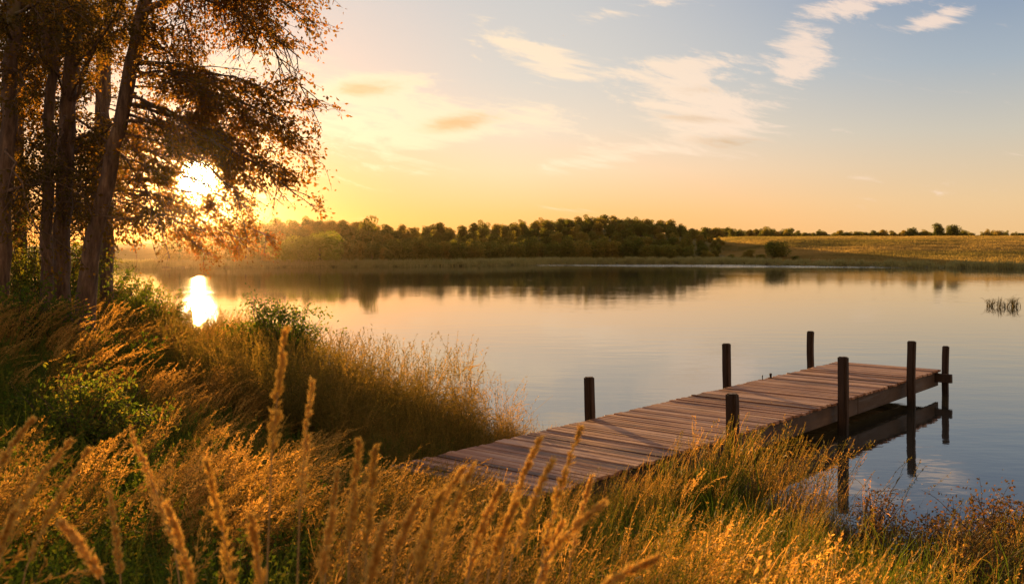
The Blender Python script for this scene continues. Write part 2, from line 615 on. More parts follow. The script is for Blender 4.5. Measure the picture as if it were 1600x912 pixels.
# water
def water_mat():
    m, nt = new_mat('lake water')
    g = nt.nodes.new('ShaderNodeNewGeometry')
    p = S(nt, g.outputs['Position'])
    x, y, z = separate(nt, p)
    a = noise(nt, combine(nt, x * .55, y * 1.0, 0.0), 1.3, 3, .5)
    b2 = noise(nt, combine(nt, x * .7, y * 1.0, 4.0), 6.0, 2, .5)
    patch = noise(nt, combine(nt, x * .02, y * .06, 0.0), 1.0, 3, .5).ss(.42, .62, .45, 1.3)
    # a breeze line along the far shore
    wind = (y + (noise(nt, combine(nt, x * .03, y * .1, 2.0), 1.0, 3, .6) - .5) * 18.0 + (x - 20.0) * .28)
    band = wind.ss(128, 136) * wind.ss(141, 150, 1.0, 0.0) * x.ss(-12, 20)
    hgt = (a * 1.0 + b2 * .12) * patch * .0062 + b2 * band * .05
    bm = nt.nodes.new('ShaderNodeBump')
    bm.inputs['Strength'].default_value = 1.0
    bm.inputs['Distance'].default_value = 1.0
    nt.links.new(hgt.s, bm.inputs['Height'])
    pr = nt.nodes.new('ShaderNodeBsdfPrincipled')
    pr.inputs['Base Color'].default_value = c4(.022, .026, .022)
    pr.inputs['Roughness'].default_value = .035
    pr.inputs['IOR'].default_value = 1.75
    nt.links.new(bm.outputs[0], pr.inputs['Normal'])
    finish(nt, pr.outputs[0])
    return m


wx = np.array([-170, -60, 0, 60, 190.0])
wy = np.array([-70, 0, 60, 120, 200.0])
WX, WY = np.meshgrid(wx, wy, indexing='ij')
q = np.array([(a * 5 + b, (a + 1) * 5 + b, (a + 1) * 5 + b + 1, a * 5 + b + 1) for a in range(4) for b in range(4)])
wme = raw_mesh('lake', np.stack([WX, WY, 0 * WX], -1).reshape(-1, 3), q, water_mat())
tag(link('lake', wme), 'calm lake mirroring the golden evening sky', 'lake', kind='structure')

# ------------------------------------------------------------------ haze round everything
hzm = bpy.data.materials.new('haze')
hzm.use_nodes = True
hn = hzm.node_tree
hn.nodes.clear()
pv = hn.nodes.new('ShaderNodeVolumePrincipled')
pv.inputs['Color'].default_value = c4(.98, .80, .62)
pv.inputs['Density'].default_value = 0.00008
pv.inputs['Anisotropy'].default_value = 0.98
ho = hn.nodes.new('ShaderNodeOutputMaterial')
hn.links.new(pv.outputs[0], ho.inputs['Volume'])
bm = bmesh.new()
bmesh.ops.create_cube(bm, size=1.0)
bmesh.ops.scale(bm, vec=(1000, 1000, 19.5), verts=bm.verts)
bmesh.ops.translate(bm, vec=(0, 0, 6.95), verts=bm.verts)
hme = bpy.data.meshes.new('haze')
bm.to_mesh(hme)
bm.free()
hme.materials.append(hzm)
tag(link('haze', hme), 'thin golden evening haze over the lake', 'haze', kind='stuff')


# ------------------------------------------------------------------ scatter for stuff
def scatter(name, protos, pts, rot, scl, idx, label, cat):
    me = bpy.data.meshes.new(name)
    me.vertices.add(len(pts))
    me.vertices.foreach_set('co', np.asarray(pts, np.float32).ravel())
    a = me.attributes.new('turn', 'FLOAT_VECTOR', 'POINT')
    a.data.foreach_set('vector', np.asarray(rot, np.float32).ravel())
    a = me.attributes.new('size', 'FLOAT', 'POINT')
    a.data.foreach_set('value', np.asarray(scl, np.float32).ravel())
    a = me.attributes.new('pick', 'INT', 'POINT')
    a.data.foreach_set('value', np.asarray(idx, np.int32).ravel())
    o = link(name, me)
    tag(o, label, cat, kind='stuff')
    ng = bpy.data.node_groups.new(name, 'GeometryNodeTree')
    ng.interface.new_socket('Geometry', in_out='INPUT', socket_type='NodeSocketGeometry')
    ng.interface.new_socket('Geometry', in_out='OUTPUT', socket_type='NodeSocketGeometry')
    N, L = ng.nodes, ng.links
    gi, go = N.new('NodeGroupInput'), N.new('NodeGroupOutput')
    jn = N.new('GeometryNodeJoinGeometry')
    for pr in reversed(protos):
        oi = N.new('GeometryNodeObjectInfo')
        oi.inputs['Object'].default_value = pr
        g2 = N.new('GeometryNodeGeometryToInstance')
        L.new(oi.outputs['Geometry'], g2.inputs[0])
        L.new(g2.outputs[0], jn.inputs[0])
    ip = N.new('GeometryNodeInstanceOnPoints')
    L.new(gi.outputs[0], ip.inputs['Points'])
    L.new(jn.outputs[0], ip.inputs['Instance'])
    ip.inputs['Pick Instance'].default_value = True

    def attr(nm, ty):
        n = N.new('GeometryNodeInputNamedAttribute')
        n.data_type = ty
        n.inputs['Name'].default_value = nm
        return n.outputs['Attribute']
    L.new(attr('pick', 'INT'), ip.inputs['Instance Index'])
    er = N.new('FunctionNodeEulerToRotation')
    L.new(attr('turn', 'FLOAT_VECTOR'), er.inputs[0])
    L.new(er.outputs[0], ip.inputs['Rotation'])
    L.new(attr('size', 'FLOAT'), ip.inputs['Scale'])
    L.new(ip.outputs[0], go.inputs[0])
    md = o.modifiers.new('scatter', 'NODES')
    md.node_group = ng
    return o


def proto(me): return bpy.data.objects.new(me.name, me)      # never linked to the scene


def tuft_blades(n, h, spread, wid, lean, mat, levels=5, curl=.5, name='blades'):
    m = MB()
    t = np.linspace(0, 1, levels)[None, :, None]
    base = np.concatenate([rng.normal(0, spread, (n, 2)), np.zeros((n, 1))], 1)[:, None, :]
    hh = h * rng.uniform(.5, 1.1, (n, 1, 1))
    az = rng.uniform(0, 2 * np.pi, (n, 1))
    out = np.stack([np.cos(az), np.sin(az), 0 * az], -1) * rng.uniform(.1, 1, (n, 1, 1)) * curl
    out = out + np.array([lean, 0, 0])
    P = base + hh * (t * np.array([0, 0, 1.0]) + (t ** 2) * out - np.array([0, 0, .35]) * t ** 3 * np.linalg.norm(out, axis=2)[..., None])
    P[..., 2] -= .03
    W = wid * rng.uniform(.6, 1.2, (n, 1)) * np.array([.8, 1, .85, .55, .08] if levels == 5 else np.linspace(1, .1, levels))[None, :]
    m.ribbons(P, W)
    return m


def add_panicles(m, n, h, spread, lean, head, nspk, spk, openness, matS=0, matH=1, wig=.03):
    """slender stems, each with a loose seed head that nods with the wind"""
    for _ in range(n):
        hh = h * rng.uniform(.65, 1.12)
        b = np.array([rng.normal(0, spread), rng.normal(0, spread), -.03])
        ln = np.array([lean * rng.uniform(.5, 1.4), rng.normal(0, .12), 0])
        t = np.linspace(0, 1, 8)[:, None]
        P = b + hh * (t * np.array([0, 0, 1.0]) + t ** 2.2 * ln - t ** 4 * np.array([0, 0, .25]) * np.linalg.norm(ln))
        P[1:] += np.cumsum(rng.normal(0, wig * .3, (7, 3)), 0) * np.array([1, 1, .2])
        W = np.linspace(.0042, .0022, 8)[None, :]
        m.ribbons(P[None], W, matS)
        tt = 1 - head * rng.random(nspk) ** 1.1
        ii = tt * 7
        i0 = np.clip(ii.astype(int), 0, 6)
        fr = (ii - i0)[:, None]
        c = P[i0] * (1 - fr) + P[i0 + 1] * fr
        T = P[i0 + 1] - P[i0]
        T /= np.linalg.norm(T, axis=1)[:, None]
        rad = openness * (1 - tt[:, None]) / head + .004
        D = T * .9 + rng.normal(0, .45, (nspk, 3)) + np.array([.35 * lean, 0, 0])
        D /= np.linalg.norm(D, axis=1)[:, None]
        m.leaves(c + D * rad * rng.uniform(.1, 1, (nspk, 1)), D, spk * rng.uniform(.7, 1.4, nspk), spk * .38, matH)


def weed(m, n, h, spread, leafL, per, matS=0, matL=1, lean=.1):
    for _ in range(n):
        hh = h * rng.uniform(.55, 1.1)
        b = np.array([rng.normal(0, spread), rng.normal(0, spread), -.03])
        ln = np.array([lean + rng.normal(0, .2), rng.normal(0, .2), 0])
        t = np.linspace(0, 1, 6)[:, None]
        P = b + hh * (t * np.array([0, 0, 1.0]) + t ** 2 * ln)
        m.ribbons(P[None], np.linspace(.006, .003, 6)[None, :], matS)
        tt = rng.uniform(.15, 1, per)
        c = b + hh * (tt[:, None] * np.array([0, 0, 1.0]) + tt[:, None] ** 2 * ln)
        az = rng.uniform(0, 6.28, per)
        D = np.stack([np.cos(az), np.sin(az), rng.uniform(-.2, .8, per)], -1)
        m.leaves(c, D, leafL * rng.uniform(.6, 1.2, per) * (1.15 - .6 * tt), leafL * .42, matL)


def wiry(m, n, h, spread, lean, matS=0, matL=1, wig=.05, leaves=9, leafL=.07):
    """crooked thin stalks with short curved side leaves"""
    for _ in range(n):
        hh = h * rng.uniform(.5, 1.15)
        b = np.array([rng.normal(0, spread), rng.normal(0, spread), -.03])
        ln = np.array([lean + rng.normal(0, .16), rng.normal(0, .18), 0])
        t = np.linspace(0, 1, 10)[:, None]
        P = b + hh * (t * np.array([0, 0, 1.0]) + t ** 1.7 * ln)
        P[1:] += np.cumsum(rng.normal(0, wig * .4, (9, 3)), 0) * np.array([1, 1, .15])
        m.ribbons(P[None], np.linspace(.0065, .003, 10)[None, :], matS)
        ii = rng.uniform(2, 9, leaves)
        i0 = ii.astype(int)
        c = P[i0]
        az = rng.uniform(0, 6.28, leaves)
        Pl = []
        for q_ in range(leaves):
            s = np.linspace(0, 1, 4)[:, None]
            o_ = np.array([math.cos(az[q_]), math.sin(az[q_]), 0])
            L = leafL * rng.uniform(.6, 1.6)
            Pl.append(c[q_] + L * (s * np.array([0, 0, .9]) + s * o_ * .6 + s ** 2 * (o_ * .5 - np.array([0, 0, .5]))))
        Pl = np.array(Pl)
        m.ribbons(Pl, np.tile(np.array([.006, .008, .006, .001]), (leaves, 1)), matL)


# dock footprint, needed to keep plants off the boards
DA = np.array([6.34, 18.60])                 # far left corner
DD = np.array([-0.647, -0.762])
DD /= np.linalg.norm(DD)                     # towards the shore
DW = np.array([0.762, -0.647])
DW /= np.linalg.norm(DW)                     # to the right hand side
DLEN, DWID, DTOP = 11.7, 1.85, 0.45


def off_dock(X, Y, pad=.12):
    s = (X - DA[0]) * DD[0] + (Y - DA[1]) * DD[1]
    w = (X - DA[0]) * DW[0] + (Y - DA[1]) * DW[1]
    return ~((s > -.3) & (s < DLEN + pad) & (w > -pad) & (w < DWID + pad))


def sample(n, rmin, rmax, a0, a1, power=1.0):
    """points over a wedge of bank, denser close by"""
    r = rmin + (rmax - rmin) * rng.random(n) ** power
    a = np.radians(rng.uniform(a0, a1, n))
    return r * np.sin(a), r * np.cos(a)


def plant(name, protos, X, Y, keep, smin, smax, turn, tilt, label, cat, sink=0.0, sfun=None):
    X, Y = X[keep], Y[keep]
    Z = height(X, Y) - sink
    n = len(X)
    rot = np.stack([rng.normal(0, tilt, n), rng.normal(0, tilt, n), rng.uniform(-turn, turn, n)], -1)
    scl = rng.uniform(smin, smax, n)
    if sfun is not None:
        scl = scl * sfun(X, Y)
    return scatter(name, protos, np.stack([X, Y, Z], -1), rot, scl, rng.integers(0, len(protos), n), label, cat)


def dock_gap(X, Y):
    s = (X - DA[0]) * DD[0] + (Y - DA[1]) * DD[1]
    w = (X - DA[0]) * DW[0] + (Y - DA[1]) * DW[1]
    return np.hypot(np.maximum(np.maximum(-s, s - DLEN), 0), np.maximum(np.maximum(-w, w - DWID), 0))


def low_by_dock(X, Y):
    '''plants stay short on the trodden ground round the dock'''
    s = (X - DA[0]) * DD[0] + (Y - DA[1]) * DD[1]
    w = (X - DA[0]) * DW[0] + (Y - DA[1]) * DW[1]
    lo = np.where((w > DWID) & (s < DLEN - 1.7), .80, .40)
    return np.clip(lo + np.where(s > DLEN - 2.5, .10, .16) * dock_gap(X, Y), lo, 1.0)


# ------------------------------------------------------------------ meadow on the bank
green = []
for q_ in range(6):
    m = tuft_blades(70, .50, .07, .0075, .10, 0, curl=.55)
    green.append(proto(m.mesh('green tuft', M_GREEN)))
for q_ in range(2):
    m = tuft_blades(22, .85, .07, .010, .22, 0, curl=.45)
    green.append(proto(m.mesh('long blade tuft', M_GREEN)))
gold = []
for q_ in range(6):
    m = tuft_blades(16, .45, .05, .006, .3, 0, curl=.4)
    add_panicles(m, 8, .86, .06, (.30, .62, .22, .5, .35, .7)[q_], .42, 75, .020, .042)
    gold.append(proto(m.mesh('golden tuft', [M_GOLD, M_GOLD])))
leafy = []
for q_ in range(5):
    m = MB()
    weed(m, 10, .5, .12, .034, 60)
    leafy.append(proto(m.mesh('leafy weed', [M_BUSH, M_BUSH])))
wires = []
M_WIRE = foliage('wiry stalk', [(0.0, c4(.035, .06, .012)), (0.45, c4(.10, .115, .024)), (.72, c4(.25, .18, .05)), (1.0, c4(.58, .40, .13))], .58, c4(1.4, 1.1, .7), per=(.5, .55, .9))
for q_ in range(6):
    m = MB()
    wiry(m, 6, .85, .09, .20, wig=.035, leaves=5)
    add_panicles(m, 6, 1.0, .09, .26, .3, 26, .017, .014)
    b_ = tuft_blades(8, .5, .08, .006, .15, 0, curl=.3)
    m.add(np.concatenate(b_.V), np.concatenate(b_.Q), 0)
    wires.append(proto(m.mesh('wiry tuft', [M_WIRE, M_WIRE])))
reedp = []
for q_ in range(6):
    m = MB()
    wiry(m, 9, .95, .11, .10, wig=.055, leaves=10, leafL=.11)
    m2 = tuft_blades(8, .7, .09, .007, .1, 0, curl=.35)
    m.add(np.concatenate(m2.V), np.concatenate(m2.Q), 0)
    add_panicles(m, 3, 1.3, .08, .16, .25, 26, .024, .02)
    reedp.append(proto(m.mesh('reedy tuft', [M_REED, M_REED])))
redp = []
for q_ in range(4):
    m = MB()
    wiry(m, 9, .55, .12, .05, wig=.07, leaves=14, leafL=.06)
    redp.append(proto(m.mesh('reddish weed', [M_RED, M_RED])))

# --- densities
N0 = 26000
X, Y = sample(N0, 1.3, 24, -52, 44, 1.35)
D_ = lake_dist(X, Y)
base = (D_ > .1) & off_dock(X, Y)
rightside = X > (-.9 + .12 * (Y - 6))
pm = wob(X, Y, .9, 1.0)
keep = base & (rng.random(N0) < np.where(rightside, .74, .55))
plant('meadow_grass', green, X, Y, keep, .65, 1.2, math.pi, .12, 'dense green grass covering the lake bank between the taller stalks', 'grass', sfun=low_by_dock)

N1 = 11000
X, Y = sample(N1, 2.6, 24, -52, 42, 1.2)
D_ = lake_dist(X, Y)
pm = wob(X, Y, .8, 3.0)
keep = (D_ > .5) & off_dock(X, Y, .25) & (pm > -.1) & (rng.random(N1) < np.where(X < -.6 + .05 * Y, np.where((X / Y < -.38) & (Y < 11), .26, .66), np.where(X / Y > .28, .03, .10)))
plant('golden_grass', gold, X, Y, keep, .75, 1.3, .5, .12, 'feathery golden seeding grass leaning right on the left bank', 'grass', sfun=low_by_dock)

N2 = 5200
X, Y = sample(N2, 2.4, 22, -52, 8, 1.1)
D_ = lake_dist(X, Y)
pm = wob(X, Y, .7, 5.0)
keep = (D_ > .6) & off_dock(X, Y, .3) & (X < -.7) & ((pm < .3) | (X / Y < -.38))
plant('leafy_undergrowth', leafy, X, Y, keep, .85, 1.55, math.pi, .15, 'dark green leafy weeds filling the lower left bank', 'undergrowth', sfun=low_by_dock)

N3 = 9500
X, Y = sample(N3, 2.8, 12.5, -12, 44, 1.0)
D_ = lake_dist(X, Y)
keep = (D_ > np.where(Y > 7.5, -.55, -.2)) & off_dock(X, Y, .05) & (X > -.9 + .1 * (Y - 6)) & (rng.random(N3) < np.where(D_ > .2, .19 + .40 * wob(X, Y, 1.3, 2.0), .4) * np.where(X / Y > .33, .22, 1))
plant('wiry_grass', wires, X, Y, keep, .7, 1.15, .8, .12, 'wiry orange lit grass stalks in front of the dock', 'grass', sfun=low_by_dock)

N4 = 9000
X, Y = sample(N4, 9, 24, -24, 4, 1.0)
D_ = lake_dist(X, Y)
keep = (D_ > -.55) & (D_ < 2.6) & off_dock(X, Y, .1) & (X < 1.0) & (rng.random(N4) < np.where(D_ > 0, .6, .4))
plant('shore_reeds', reedp, X, Y, keep, .6, 1.1, math.pi, .1, 'tall tangled reeds along the shore left of the dock', 'reeds',
      sfun=lambda X, Y: np.clip(.95 + .04 * (X + 2.5), .85, 1.05) * np.clip(.30 + .45 * dock_gap(X, Y), .3, 1))

# far shore reeds
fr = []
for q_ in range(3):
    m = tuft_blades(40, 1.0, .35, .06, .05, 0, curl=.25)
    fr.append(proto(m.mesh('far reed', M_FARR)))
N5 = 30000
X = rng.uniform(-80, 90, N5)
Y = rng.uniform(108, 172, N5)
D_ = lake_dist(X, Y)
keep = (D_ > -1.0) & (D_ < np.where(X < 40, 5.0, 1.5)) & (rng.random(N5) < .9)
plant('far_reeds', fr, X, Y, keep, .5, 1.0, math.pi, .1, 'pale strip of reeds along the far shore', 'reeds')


# dry grass of the field on the right
def field_leaf():
    m, nt = new_mat('field grass')
    g = nt.nodes.new('ShaderNodeNewGeometry')
    x, y, z = separate(nt, S(nt, g.outputs['Position']))
    st = noise(nt, combine(nt, x * .012, y * .045 + x * .008, 0.0), 1.0, 5, .5)
    isl = S(nt, g.outputs['Random Per Island'])
    c = ramp(nt, st * .95 + isl * .05, [(0.36, c4(.12, .13, .035)), (.45, c4(.22, .19, .055)), (.55, c4(.36, .27, .085)), (.7, c4(.46, .345, .12))])
    df = nt.nodes.new('ShaderNodeBsdfDiffuse')
    tr = nt.nodes.new('ShaderNodeBsdfTranslucent')
    mx = nt.nodes.new('ShaderNodeMixShader')
    mx.inputs[0].default_value = .65
    nt.links.new(c.s, df.inputs[0])
    nt.links.new(c.s, tr.inputs[0])
    nt.links.new(df.outputs[0], mx.inputs[1])
    nt.links.new(tr.outputs[0], mx.inputs[2])
    finish(nt, mx.outputs[0])
    return m


M_FIELD = field_leaf()
fg = []
for q_ in range(3):
    m = tuft_blades(60, .42, .9, .05, .05, 0, curl=.3)
    fg.append(proto(m.mesh('field tuft', M_FIELD)))
N6 = 42000
X = rng.uniform(24, 175, N6)
Y = rng.uniform(100, 262, N6)
D_ = lake_dist(X, Y)
keep = (D_ > 2.5) & (X - .06 * Y + 6 * wob(X, Y, .2) > 27) & (X / Y < .66)
plant('field_grass', fg, X, Y, keep, .5, .8, math.pi, .08, 'dry golden grass of the sloping field across the lake', 'field')


# ------------------------------------------------------------------ dock
dock = thing('dock', 'weathered wooden dock on square posts reaching out into the lake', 'dock', (DA[0], DA[1], 0))
ang = math.atan2(DD[1], DD[0])
dock.rotation_euler = (0, 0, ang)      # local +x runs to the shore, local y across (left edge y=0)
# right hand side is local +y or -y?
sgn = 1.0 if (DD[0] * DW[1] - DD[1] * DW[0]) > 0 else -1.0


def box(bm, x0, x1, y0, y1, z0, z1, bev=.004, jit=0.0):
    r = bmesh.ops.create_cube(bm, size=1.0)
    vs_ = r['verts']
    bmesh.ops.scale(bm, vec=(abs(x1 - x0), abs(y1 - y0), abs(z1 - z0)), verts=vs_)
    bmesh.ops.translate(bm, vec=((x0 + x1) / 2, (y0 + y1) / 2, (z0 + z1) / 2), verts=vs_)
    if jit:
        for v_ in vs_:
            v_.co += Vector((random.uniform(-jit, jit) * .3, random.uniform(-jit, jit) * 2, random.uniform(-jit, jit)))
    if bev:
        es = list({e for v_ in vs_ for e in v_.link_edges})
        bmesh.ops.bevel(bm, geom=es, offset=bev, segments=1, affect='EDGES')
    return vs_


def bobj(name, bm, mat, parent, smooth=False):
    me = bpy.data.meshes.new(name)
    bm.to_mesh(me)
    bm.free()
    me.materials.append(mat)
    return link(name, me, parent)


bm = bmesh.new()
lay = bm.verts.layers.float.new('plank_id')
x = 0.0
while x < DLEN:
    w = random.uniform(.084, .104)
    n0 = len(bm.verts)
    bm.verts.ensure_lookup_table()
    before = set(bm.verts)
    dz_ = random.uniform(-.007, .007)
    box(bm, x, x + w - random.uniform(.008, .017), sgn * random.uniform(-.035, .0), sgn * (DWID + random.uniform(.005, .045)), DTOP - .036 + dz_, DTOP + dz_, .004, .0035)
    pid = random.random()
    for v_ in bm.verts:
        if v_ not in before:
            v_[lay] = pid
    x += w
bobj('deck', bm, M_PLANK, dock)
for yy in (.03, DWID - .075):
    bm = bmesh.new()
    xs = [-.02, 3.9, 7.6, DLEN - .3]
    for a_, b_ in zip(xs[:-1], xs[1:]):
        box(bm, a_ + .002, b_ - .002, sgn * yy, sgn * (yy + .05), DTOP - .30, DTOP - .045, .005, .002)
    bobj('side_beam', bm, M_BEAM, dock)
bm = bmesh.new()
for yy in (.55, 1.2):
    box(bm, .05, DLEN - .3, sgn * yy, sgn * (yy + .06), DTOP - .20, DTOP - .046, .004)
bobj('joist', bm, M_BEAM, dock)


def along(px, py):
    """distance along and across the dock of a point of the deck seen at px, py"""
    Yd = (H - DTOP) * F / (py - 386)
    Xd = at(px, Yd)
    p = np.array([Xd, Yd]) - DA
    return float(p @ DD), float(p @ DW)


POSTS = [  # px of base on the deck, side, height over deck, width
    (923, 661, 0, .52, .125), (1137, 607, 0, .67, .125), (1266, 575, 0, .655, .115),
    (1145, 698, 1, .52, .135), (1318, 632, 1, .655, .135), (1424, 595, 1, .66, .125), (1477, 576, 1, .43, .105)]
for (px, py, side, hh, wd) in POSTS:
    yy = -.045 - wd / 2 if side == 0 else DWID + .055 + wd / 2
    s = min(np.arange(0, DLEN, .01), key=lambda q: abs(((DA + q * DD + yy * DW)[0] / (DA + q * DD + yy * DW)[1]) * F + 800 - px))
    s = max(s, .02)
    bm = bmesh.new()
    r = bmesh.ops.create_cube(bm, size=1.0)
    bmesh.ops.scale(bm, vec=(wd, wd, hh + DTOP + 1.3), verts=bm.verts)
    bmesh.ops.translate(bm, vec=(0, 0, (hh + DTOP - 1.3) / 2), verts=bm.verts)
    vert_e = [e for e in bm.edges if abs(e.verts[0].co.z - e.verts[1].co.z) > .5]
    bmesh.ops.bevel(bm, geom=vert_e, offset=wd * .24, segments=2, affect='EDGES')
    top = [e for e in bm.edges if all(v_.co.z > hh + DTOP - .001 for v_ in e.verts)]
    bmesh.ops.bevel(bm, geom=top, offset=.012, segments=2, affect='EDGES')
    for zc in np.arange(-.6, hh + DTOP - .1, .16):
        g_ = list(bm.verts) + list(bm.edges) + list(bm.faces)
        bmesh.ops.bisect_plane(bm, geom=g_, plane_co=(0, 0, zc), plane_no=(0, 0, 1))
    for v_ in bm.verts:
        zz = v_.co.z
        v_.co.x += .006 * math.sin(zz * 5 + px)
        v_.co.y += .006 * math.cos(zz * 4 + px * 2)
        v_.co.x += random.uniform(-.002, .002)
        v_.co.y += random.uniform(-.002, .002)
    o = bobj('post', bm, M_POST, dock)
    o.location = (s, sgn * yy, 0)
    o.rotation_euler = (random.uniform(-.02, .02), random.uniform(-.02, .02), random.uniform(-.25, .25))
# cross beams that bind the post pairs, ends proud of the posts
for s in (.13,):
    bm = bmesh.new()
    box(bm, s, s + .07, sgn * -.20, sgn * (DWID + .26), DTOP - .215, DTOP - .06, .005, .002)
    bobj('cross_beam', bm, M_POST, dock)
# two little stubs on the left edge
for (px, py, hh, wd) in ((1193, 593, .075, .018), (1206, 590, .075, .045)):
    s, _ = along(px, py)
    m = MB()
    m.tube([(0, 0, 0), (0, 0, hh * .6), (.006, 0, hh * .62), (0, 0, hh), (0, 0, hh + .001)], [wd * .45, wd * .4, wd * .55, wd * .5, .001], 8)
    o = link('mooring_peg', m.mesh('mooring_peg', M_POST), dock, (s, sgn * .02, DTOP))


# ------------------------------------------------------------------ near trees
def bez(p0, p1, p2, n):
    t = np.linspace(0, 1, n)[:, None]
    return (1 - t) ** 2 * p0 + 2 * t * (1 - t) * p1 + t ** 2 * p2


CAMP = np.array([0, 0, H])
SUNV = np.array(SUN)


def leaf_spray(tw, lf, p0, dirn, length, r0, nleaf, leafL, droop=.25):
    """one twig with its leaves"""
    d_ = dirn / np.linalg.norm(dirn)
    p2 = p0 + d_ * length - np.array([0, 0, droop * length])
    p1 = p0 + d_ * length * .5 + rng.normal(0, .06 * length, 3)
    P = bez(p0, p1, p2, 5)
    tw.append((P, r0))
    t = rng.uniform(.1, 1.0, nleaf)
    c = (1 - t)[:, None] ** 2 * p0 + 2 * (t * (1 - t))[:, None] * p1 + (t ** 2)[:, None] * p2
    c = c + rng.normal(0, .055, (nleaf, 3))
    D = d_ * .6 + rng.normal(0, .6, (nleaf, 3)) - np.array([0, 0, .35])
    lf.append((c, D, leafL * rng.uniform(.6, 1.25, nleaf)))


def near_tree(name, label, trunk, radii, limbs, group=None, leafL=.069, nleaf=14, dens=1.0, extra_stems=()):
    """trunk: points; limbs: (index fraction on trunk, end point, radius)"""
    base = np.array(trunk[0])
    root = thing(name, label, 'tree', tuple(base), group)
    m = MB()
    # smooth the trunk line
    P = np.array(trunk, float)
    tt = np.linspace(0, len(P) - 1, 28)
    PS = np.stack([np.interp(tt, np.arange(len(P)), P[:, c]) for c in range(3)], 1)
    for _ in range(3):
        PS[1:-1] = (PS[:-2] + 2 * PS[1:-1] + PS[2:]) / 4
    PS[1:-1] += rng.normal(0, .012, (26, 3)) * np.array([1, 1, 0])
    RS = np.interp(tt, np.arange(len(P)), radii)
    RS[:5] *= np.linspace(1.35, 1.0, 5)
    m.tube(PS - base, RS, 12, 0, .10)
    for (f0, pts, rs) in extra_stems:
        E = np.array(pts, float)
        te = np.linspace(0, len(E) - 1, 14)
        ES = np.stack([np.interp(te, np.arange(len(E)), E[:, c]) for c in range(3)], 1)
        m.tube(ES - base, np.interp(te, np.arange(len(E)), rs), 9, 0, .1)
    link('trunk', m.mesh('trunk', M_BARK), root)
    br, lf, tw = MB(), [], []
    for (f0, end, r0) in limbs:
        s = f0 * 27
        i0 = min(int(s), 26)
        p0 = PS[i0] + (PS[i0 + 1] - PS[i0]) * (s - i0)
        end = np.array(end, float)
        L = np.linalg.norm(end - p0)
        mid = (p0 + end) / 2 + np.array([0, 0, .16 * L]) + rng.normal(0, .05 * L, 3)
        B = bez(p0, mid, end, 9)
        B[1:-1] += rng.normal(0, .02 * L ** .5, (7, 3))
        br.tube(B - base, np.linspace(r0, r0 * .22, 9), 6)
        nb = max(4, int(L * 7.5 * dens))
        for q_ in range(nb):
            t = rng.uniform(.22, 1.0)
            ii = t * 8
            k0 = min(int(ii), 7)
            bp = B[k0] + (B[k0 + 1] - B[k0]) * (ii - k0)
            ax = B[k0 + 1] - B[k0]
            ax /= np.linalg.norm(ax)
            dv = ax * .7 + rng.normal(0, .55, 3) * np.array([1, 1, .55]) + np.array([0, 0, -.08])
            dv /= np.linalg.norm(dv)
            sl_ = rng.uniform(.45, 1.0) * (1.15 - .45 * t)
            se = bp + dv * sl_ - np.array([0, 0, .12 * sl_])
            sm = (bp + se) / 2 + np.array([0, 0, .08 * sl_])
            SB = bez(bp, sm, se, 5)
            tw.append((SB, .011))
            for w_ in range(int(4 + 3 * rng.random())):
                t2 = rng.uniform(.25, 1.0)
                tp = (1 - t2) ** 2 * bp + 2 * t2 * (1 - t2) * sm + t2 ** 2 * se
                d2 = dv * .6 + rng.normal(0, .6, 3) * np.array([1, 1, .5])
                leaf_spray(tw, lf, tp, d2, rng.uniform(.18, .42), .005, nleaf, leafL)
    for (Pw, rw) in tw:
        br.tube(Pw - base, np.linspace(rw, rw * .4, len(Pw)), 3)
    link('limbs', br.mesh('limbs', M_BARK), root)
    C = np.concatenate([a for a, b, c in lf])
    D = np.concatenate([b for a, b, c in lf])
    Ls = np.concatenate([c for a, b, c in lf])
    # the crown is open where the evening sun breaks through
    tv = C - CAMP
    tv /= np.linalg.norm(tv, axis=1)[:, None]
    an = np.degrees(np.arccos(np.clip(tv @ SUNV, -1, 1)))
    keep = rng.random(len(C)) < np.clip((an - .62) / 1.15, .05, 1)
    # and where the sky shows under the upper bough
    u_, v_ = tv[:, 0] / tv[:, 1], tv[:, 2] / tv[:, 1]
    for (gx, gy, ga, gb) in SKYGAPS:
        g_ = ((u_ - (gx - 800) / F) * F / ga) ** 2 + ((v_ - (386 - gy) / F) * F / gb) ** 2
        keep &= ~((g_ < 1.0) & (rng.random(len(C)) < .93))
    # thin low foliage
    keep &= ~((C[:, 2] < 3.9) & (C[:, 1] > 18) & (rng.random(len(C)) < (.36 if Y0 > 22 else .62)))
    keep &= ~((C[:, 2] < 3.6) & (C[:, 1] < 18) & (rng.random(len(C)) < np.where((C[:, 0] > -5.9) & (C[:, 0] < -3.2), .93, .4)))
    C, D, Ls = C[keep] - base, D[keep], Ls[keep]
    cm = MB()
    cm.leaves(C, D, Ls, Ls * .55)
    link('crown', cm.mesh('crown', M_LEAF, False), root)
    return len(C)


rng = np.random.default_rng(2)
SKYGAPS = [(365, 100, 48, 26), (455, 95, 34, 22), (160, 165, 26, 14), (500, 175, 30, 10)]


def pt(px, py, Y): return (at(px, Y), Y, zt(py, Y))


def gz(px, Y): return hz(at(px, Y), Y)


def rand_limbs(pxs, pys, Y, spanx, n, f=(.35, .98), yspan=2.5):
    out = []
    for _ in range(n):
        ff = rng.uniform(*f)
        px = pxs + rng.uniform(-spanx, spanx)
        py = rng.uniform(*pys)
        out.append((ff, pt(px, py, Y + rng.uniform(-yspan, yspan)), rng.uniform(.02, .035)))
    return out


nl = 0
